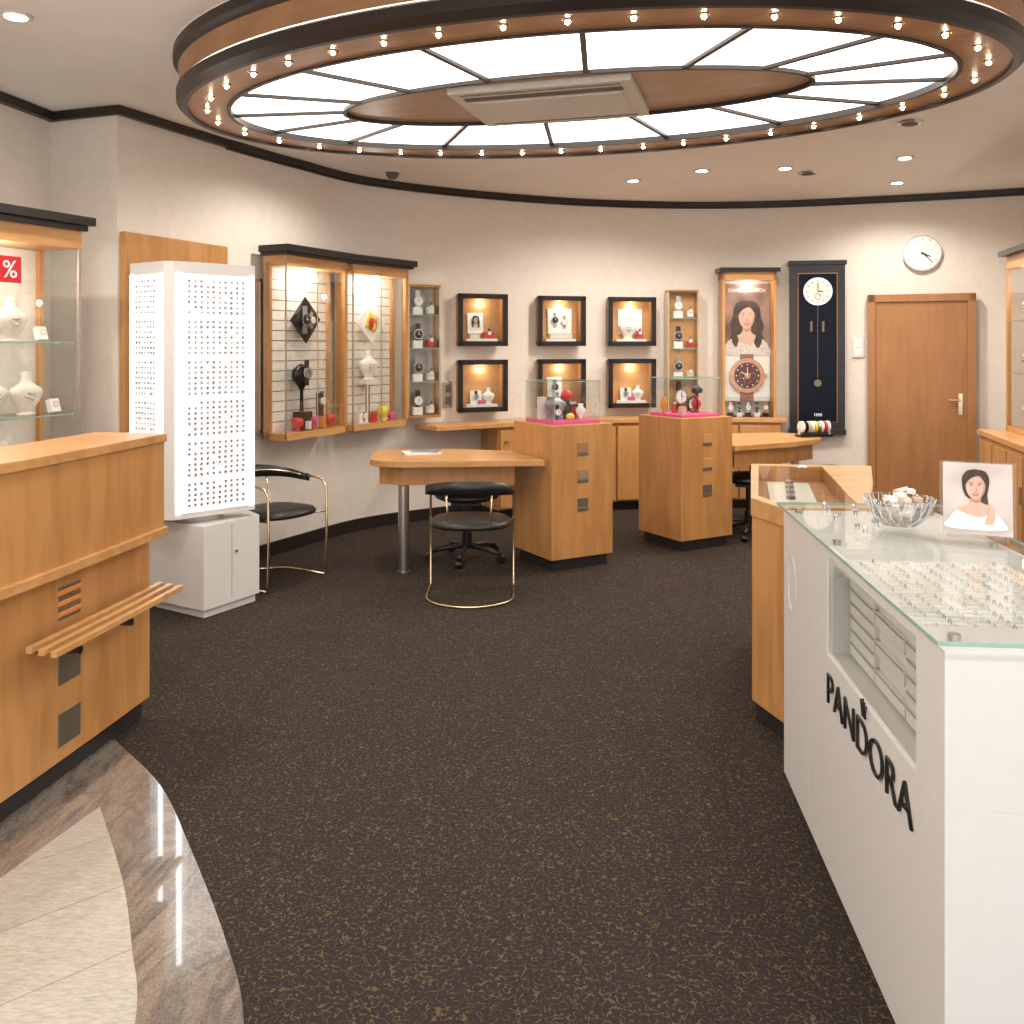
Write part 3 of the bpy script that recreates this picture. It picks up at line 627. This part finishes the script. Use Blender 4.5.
# ---------------- desks ----------------
b=B('consultation_desk')
T=catmull([(-1.0,6.42),(-.97,6.22),(-.80,6.12),(-.3,6.14),(.225,6.20)],6)
top=T+[(.04,6.60),(-.01,6.72),(-.45,6.86),(-.95,6.80),(-1.02,6.6)]
b.prism(top,.735,.78,WOODH)
b.prism([(-.93,6.30),(-.75,6.22),(.02,6.30),(.02,6.33),(-.75,6.25),(-.91,6.33)],.60,.735,WOOD)
b.cyl((-.75,6.22,.0),(-.75,6.22,.60),.037,STEEL); b.cyl((-.75,6.22,0),(-.75,6.22,.012),.045,STEEL)
b.cyl((-.80,6.70,0),(-.80,6.70,.735),.035,STEEL)
b.done(.004)
b=B('paper_leaflets',(-.66,6.55,.781)); b.cbox((0,0,.006),(.26,.18,.012),PRINTW,rz=.3); b.cbox((.03,.02,.016),(.2,.15,.008),GREYJ,rz=-.1); b.done()
b=B('consultation_desk'); 
b.prism([(1.75,7.06),(2.3,7.35),(2.62,7.62),(2.70,7.95),(2.4,8.15),(1.9,8.05),(1.50,7.58)],.735,.78,WOODH)
b.prism([(1.76,7.12),(2.28,7.42),(2.56,7.66),(2.54,7.69),(2.26,7.45),(1.75,7.15)],.60,.735,WOOD)
b.cyl((2.45,7.8,0),(2.45,7.8,.735),.035,STEEL); b.done(.004)
b=B('bracelet_stand',(2.60,7.75,.781),.2); b.box(-.15,.15,-.05,.05,0,.02,BLACK)
for k in range(9): b.cyl((-.13+k*.03,0,.085),(-.107+k*.03,0,.085),.05,[PRINTW,BLUE,SKIN,PRINTW,YEL,SILVER,PRINTW,RED,PRINTW][k])
b.box(-.145,-.135,-.01,.01,.02,.085,WHITE); b.box(.14,.15,-.01,.01,.02,.085,WHITE); b.done()

# ---------------- chairs ----------------
def wirechair(x,y,yaw):
    b=B('brass_wire_armchair',(x,y,0),yaw)
    w=.27
    fl=[(-w,.17,.009)]+[(-w*math.cos(t),-.10-.24*math.sin(t),.009) for t in[math.pi*k/16 for k in range(17)]]+[(w,.17,.009)]
    b.tube(fl,.008,BRASS)
    for s_ in(-1,1): 
        b.tube([(s_*w,.17,.009),(s_*w,.18,.02),(s_*w,.185,.3),(s_*w,.18,.60),(s_*w,.15,.65),(s_*w,.08,.665),(s_*w,-.05,.67)],.008,BRASS)
        b.tube([(s_*w,.18,.44),(s_*.2,.1,.43),(s_*.2,-.1,.43)],.007,BRASS)
    arc=[(-w*math.cos(t),-.05-.22*math.sin(t),.67+.04*math.sin(t)) for t in[math.pi*k/20 for k in range(21)]]
    b.tube(arc,.008,BRASS)
    for s_ in(-.12,.12): b.tube([(s_,-.16,.43),(s_*1.1,-.21,.5),(s_*1.15,-.245,.66)],.006,BRASS)
    th=.014; v=[];f=[]
    for k in range(25):
        t=math.pi*(-.12+1.24*k/24); 
        for dz,dr in((.0,.0),(.085,.0),(.085,th),(.0,th)):
            yy=-.05-(.22+dr)*math.sin(t); hz=.635+.03*max(0,math.sin(t))
            v.append((-(w+dr)*math.cos(t),yy,hz+dz*(.55+.45*max(0,math.sin(t)))))
    for i in range(24):
        for j in range(4): f.append((i*4+j,i*4+(j+1)%4,i*4+4+(j+1)%4,i*4+4+j))
    f+=[(0,1,2,3),(96,97,98,99)]
    b.add(v,f,LEATHER,True)
    sp=[(0.001,.435),(.20,.435),(.245,.445),(.25,.465),(.235,.48),(.15,.488),(.001,.484)]
    vv=[];ff=[];sg=28
    for r,z in sp:
        for k in range(sg):
            a=2*math.pi*k/sg; c_,s2=math.cos(a),math.sin(a); e=.75
            vv.append((r*math.copysign(abs(c_)**e,c_),r*.95*math.copysign(abs(s2)**e,s2)-.02,z))
    for i in range(len(sp)-1):
        for k in range(sg): ff.append((i*sg+k,i*sg+(k+1)%sg,(i+1)*sg+(k+1)%sg,(i+1)*sg+k))
    b.add(vv,ff,LEATHER,True)
    b.done()
wirechair(-.26,5.69,.0); wirechair(-1.56,6.0,math.radians(-120))
def officechair(x,y,yaw):
    b=B('office_swivel_chair',(x,y,0),yaw)
    for k in range(5):
        a=2*math.pi*k/5+.3; c_,s_=math.cos(a),math.sin(a)
        b.tube([(.0,.0,.10),(.15*c_,.15*s_,.09),(.28*c_,.28*s_,.065)],.018,LEATHER); b.cyl((.28*c_-.02*s_,.28*s_+.02*c_,.028),(.28*c_+.02*s_,.28*s_-.02*c_,.028),.027,BLACK)
    b.cyl((0,0,.09),(0,0,.42),.025,BLACK); b.cyl((0,0,.09),(0,0,.2),.035,BLACK); b.cbox((0,0,.42),(.2,.2,.03),BLACK)
    b.ell((0,0,.47),(.24,.23,.05),LEATHER,24); b.tube([(0,-.1,.42),(0,-.26,.45),(0,-.28,.6)],.018,BLACK)
    b.ell((0,-.26,.62),(.22,.04,.075),LEATHER,24); b.done()
officechair(-.33,6.60,3.0); officechair(1.96,7.45,2.8); officechair(2.42,6.85,-.3)

# ---------------- wooden showcase counter ----------------
PC=[(1.06,3.52),(1.0,3.75),(1.28,4.8),(1.88,4.72),(1.66,4.15),(1.5,3.77),(1.45,3.52)]
cen=Vector((1.35,4.1))
def shr(P,k): return [(cen.x+(p[0]-cen.x)*k,cen.y+(p[1]-cen.y)*k) for p in P]
b=B('wooden_showcase_counter')
b.prism(shr(PC,.93),0,.09,PLINTH); b.prism(PC,.09,.86,WOOD)
PO=shr(PC,1.02); PI_=[(1.08,3.58),(1.04,3.80),(1.30,4.74),(1.62,4.70),(1.50,4.15),(1.42,3.8),(1.38,3.58)]
b.strip(PO+[PO[0]],PI_+[PI_[0]],.86,.935,WOODH); b.prism(PI_,.93,.938,GLASS)
b.cbox((1.3,4.2,.875),(.2,.6,.02),CREAM,rz=-.25); 
for k in range(8): b.cyl((1.24+.02*k,4.0+.07*k,.886),(1.24+.02*k,4.0+.07*k,.90),.02,SILVER if k%2 else GREYMET,seg=12)
b.done(.004)

# ---------------- white jewellery counter ----------------
Fp=(.964,3.19); Np=(.827,1.72); yaw,L=seg_yaw(Fp,Np)
b=B('white_jewellery_counter',(Fp[0],Fp[1],0),yaw); W=.52
b.box(.03,L-.03,.03,W-.03,0,.06,WHITE)
b.box(0,.38,0,W,.06,.985,WHITE)
b.box(.383,L,0,W,.06,.68,WHITE); b.box(.383,.60,0,W,.68,.985,WHITE); b.box(L-.155,L,0,W,.68,.985,WHITE); b.box(.60,L-.155,W-.02,W,.68,.985,WHITE)
b.box(.60,L-.155,0,.02,.965,.985,WHITE)
b.box(.60,L-.155,.02,W-.02,.935,.945,WHITE2)
b.box(.60,L-.155,.004,.008,.69,.965,GLASS)
for k in range(3):
    x0=.615+k*.232
    for j in range(6):
        z=.69+j*.038; d=.06+.01*((j*k)%2); b.box(x0,x0+.22,d,.4,z,z+.033,WHITE2); b.box(x0+.004,x0+.216,d-.002,d,z+.029,z+.033,GREYJ)
for blk in range(2):
    x0=.62+blk*.355
    b.box(x0,x0+.34,.05,.47,.945,.953,PRINTW)
    for i in range(10):
        for j in range(10):
            x=x0+.02+i*.033; y=.075+j*.041
            if random.random()<.9: b.tube([(x+.008*math.cos(t),y,.956+.008*math.sin(t)) for t in[q*math.pi/4 for q in range(8)]],.002,SILVER if random.random()<.8 else GREYJ,True,4)
    for i in range(11): b.box(x0+.002+i*.033,x0+.005+i*.033,.055,.465,.953,.957,WHITE2)
for i in range(10):
    x=.08+.045*i+random.uniform(-.01,.01); y=.10+random.uniform(0,.12); b.cyl((x,y,1.01),(x,y,1.020),.007,SILVER,seg=8); b.ell((x,y,1.024),(.009,.009,.006),random.choice([SILVER,GOLD,GREYJ]),8,6)
b.box(-.02,L+.02,-.02,W+.02,1.001,1.01,GLASS)
for (x0,x1,y0,y1) in((-.021,L+.021,-.0215,-.02),(-.021,L+.021,W+.02,W+.0215),(-.0215,-.02,-.02,W+.02),(L+.02,L+.0215,-.02,W+.02)): b.box(x0,x1,y0,y1,1.001,1.01,GEDGE)
for x in(.05,.55,L-.06):
    for y in(.04,W-.04): b.cyl((x,y,.985),(x,y,1.001),.012,STEEL)
o=b.done(.002)
text(o,'brand_lettering','PANDORA',BLACK,.128,((.615+1.305)/2,-.004,.548),(math.pi/2,0,0),width=.69,ext=.003,offset=-.0022)
b=B('crown_mark'); cx=.965
for k,dx in enumerate((-.024,-.012,0,.012,.024)): b.cyl((cx+dx*.6,-.004,.652),(cx+dx,-.004,.680+.005*(2-abs(k-2))),.0016,BLACK,seg=6); b.ell((cx+dx,-.004,.682+.005*(2-abs(k-2))),(.003,.002,.003),BLACK,8,6)
b.box(cx-.014,cx+.014,-.006,-.001,.648,.652,BLACK); co=b.done(); co.parent=o
b=B('emblem_ring'); b.tube([(.13+.06*math.cos(t),-.0005,.76+.09*math.sin(t)) for t in[k*math.pi/16 for k in range(32)]],.0012,WHITE,True); co=b.done(); co.parent=o
light('counter_fill','POINT',(1.10,2.24,.92),1.2,col=(1,.96,.9),size=.03)  # added fill light inside the counter to brighten its contents, no real fitting

# glass bowl
b=B('crystal_bowl',(1.205,2.80,1.012))
CR=glassmat('crystal',(.96,.97,.97),.25,.5,.03)
b.lathe([(.001,.0),(.05,.0),(.055,.006),(.08,.03),(.10,.065),(.105,.085),(.101,.085),(.095,.065),(.075,.034),(.05,.012),(.001,.012)],(0,0,0),CR,20)
CR2=plain('crystal_rib',(.80,.82,.83),.15)
for k in range(18):
    for sg in(-1,1):
        t=2*math.pi*k/18; b.tube([(.057*math.cos(t),.057*math.sin(t),.006),(.083*math.cos(t+.15*sg),.083*math.sin(t+.15*sg),.031),(.106*math.cos(t+.3*sg),.106*math.sin(t+.3*sg),.084)],.0012,CR2,seg=5)
for k in range(34):
    a=random.uniform(0,6.28); r=random.uniform(0,.065); b.cbox((r*math.cos(a),r*math.sin(a),random.uniform(.03,.10)),(.035,.025,.012),random.choice([WHITE2,PRINTW,PAPER,PRINTW,SKIN]),rz=random.uniform(0,3),rx=random.uniform(-.6,.6))
b.done()
# photo standee
b=B('portrait_stand',(1.345,2.60,1.012),-.42)
M=Matrix.Rotation(-.15,4,'X')
b.box(-.1,.1,-.004,.004,.003,.22,GLASS,M); b.box(-.09,.09,-.008,-.004,.01,.215,plain('portrait_backdrop',(.60,.52,.49),.4,var=.2,vs=8),M)
portrait(b,-.005,.145,.036,-.008,PRINTW,M,False)
b.flat([(-.5,-3.2),(.3,-3.2),(.6,-2.2),(.35,-1.2),(.1,-1.1),(-.1,-1.9)],(.03,.125),.026,-.014,SKIN,M)
b.box(-.08,.08,-.02,.07,0,.004,GLASS); b.done()

# ---------------- right cabinets ----------------
a=(3.72,7.15); c=(3.2,5.2); yaw,L=seg_yaw(a,c)
b=B('low_sideboard',(a[0],a[1],0),yaw)
b.box(.02,L,.03,.45,0,.08,PLINTH); b.box(0,L,0,.45,.08,.86,WOOD); b.box(-.02,L,-.02,.45,.86,.90,WOODH)
for k in range(5): b.box(.02+k*.4,.4+k*.4-.01,-.012,0,.12,.82,WOOD); b.box(.36+k*.4,.375+k*.4,-.025,-.012,.5,.62,STEEL)
b.done(.003)
a=(3.87,7.05); c=(3.5,5.6); yaw,L=seg_yaw(a,c)
b=B('tall_display_cabinet',(a[0],a[1],.901),yaw); z1=1.40
b.box(-.04,L,-.05,.25,z1-.04,z1,BLACK); b.box(0,L,0,.25,z1-.14,z1-.04,WOODH); b.box(0,L,.0,.25,0,.04,WOODH); b.box(0,L,.23,.25,0,z1-.1,SLAT)
for x in(0,.7,L-.04): b.box(x,x+.03,0,.03,0,z1-.1,WOOD)
for z in(.45,.85): b.box(.03,L,.02,.23,z,z+.008,GLASS); b.box(.03,L,.016,.02,z,z+.008,GEDGE)
for x in(.15,.4,.55,.9,1.2):
    for z in(.05,.46,.86): bust(b,x,.12,z,.9,PRINTW)
b.box(.04,L-.04,.003,.006,0,z1-.1,GLASS); b.done(.003)
light('right_case_lamp','POINT',(3.78,6.6,2.05),5,size=.03)

# ---------------- light ----------------
w=bpy.data.worlds.new('world'); sc.world=w; w.use_nodes=True
bg=w.node_tree.nodes['Background']; bg.inputs[0].default_value=(1,.985,.965,1); bg.inputs[1].default_value=2.7

cam=bpy.data.cameras.new('camera'); co=bpy.data.objects.new('camera',cam); sc.collection.objects.link(co)
co.location=(0,0,1.57); co.rotation_euler=(math.pi/2,0,0); cam.sensor_width=36; cam.lens=900/1024*36; cam.shift_y=-167/1024; cam.clip_start=.05
sc.camera=co
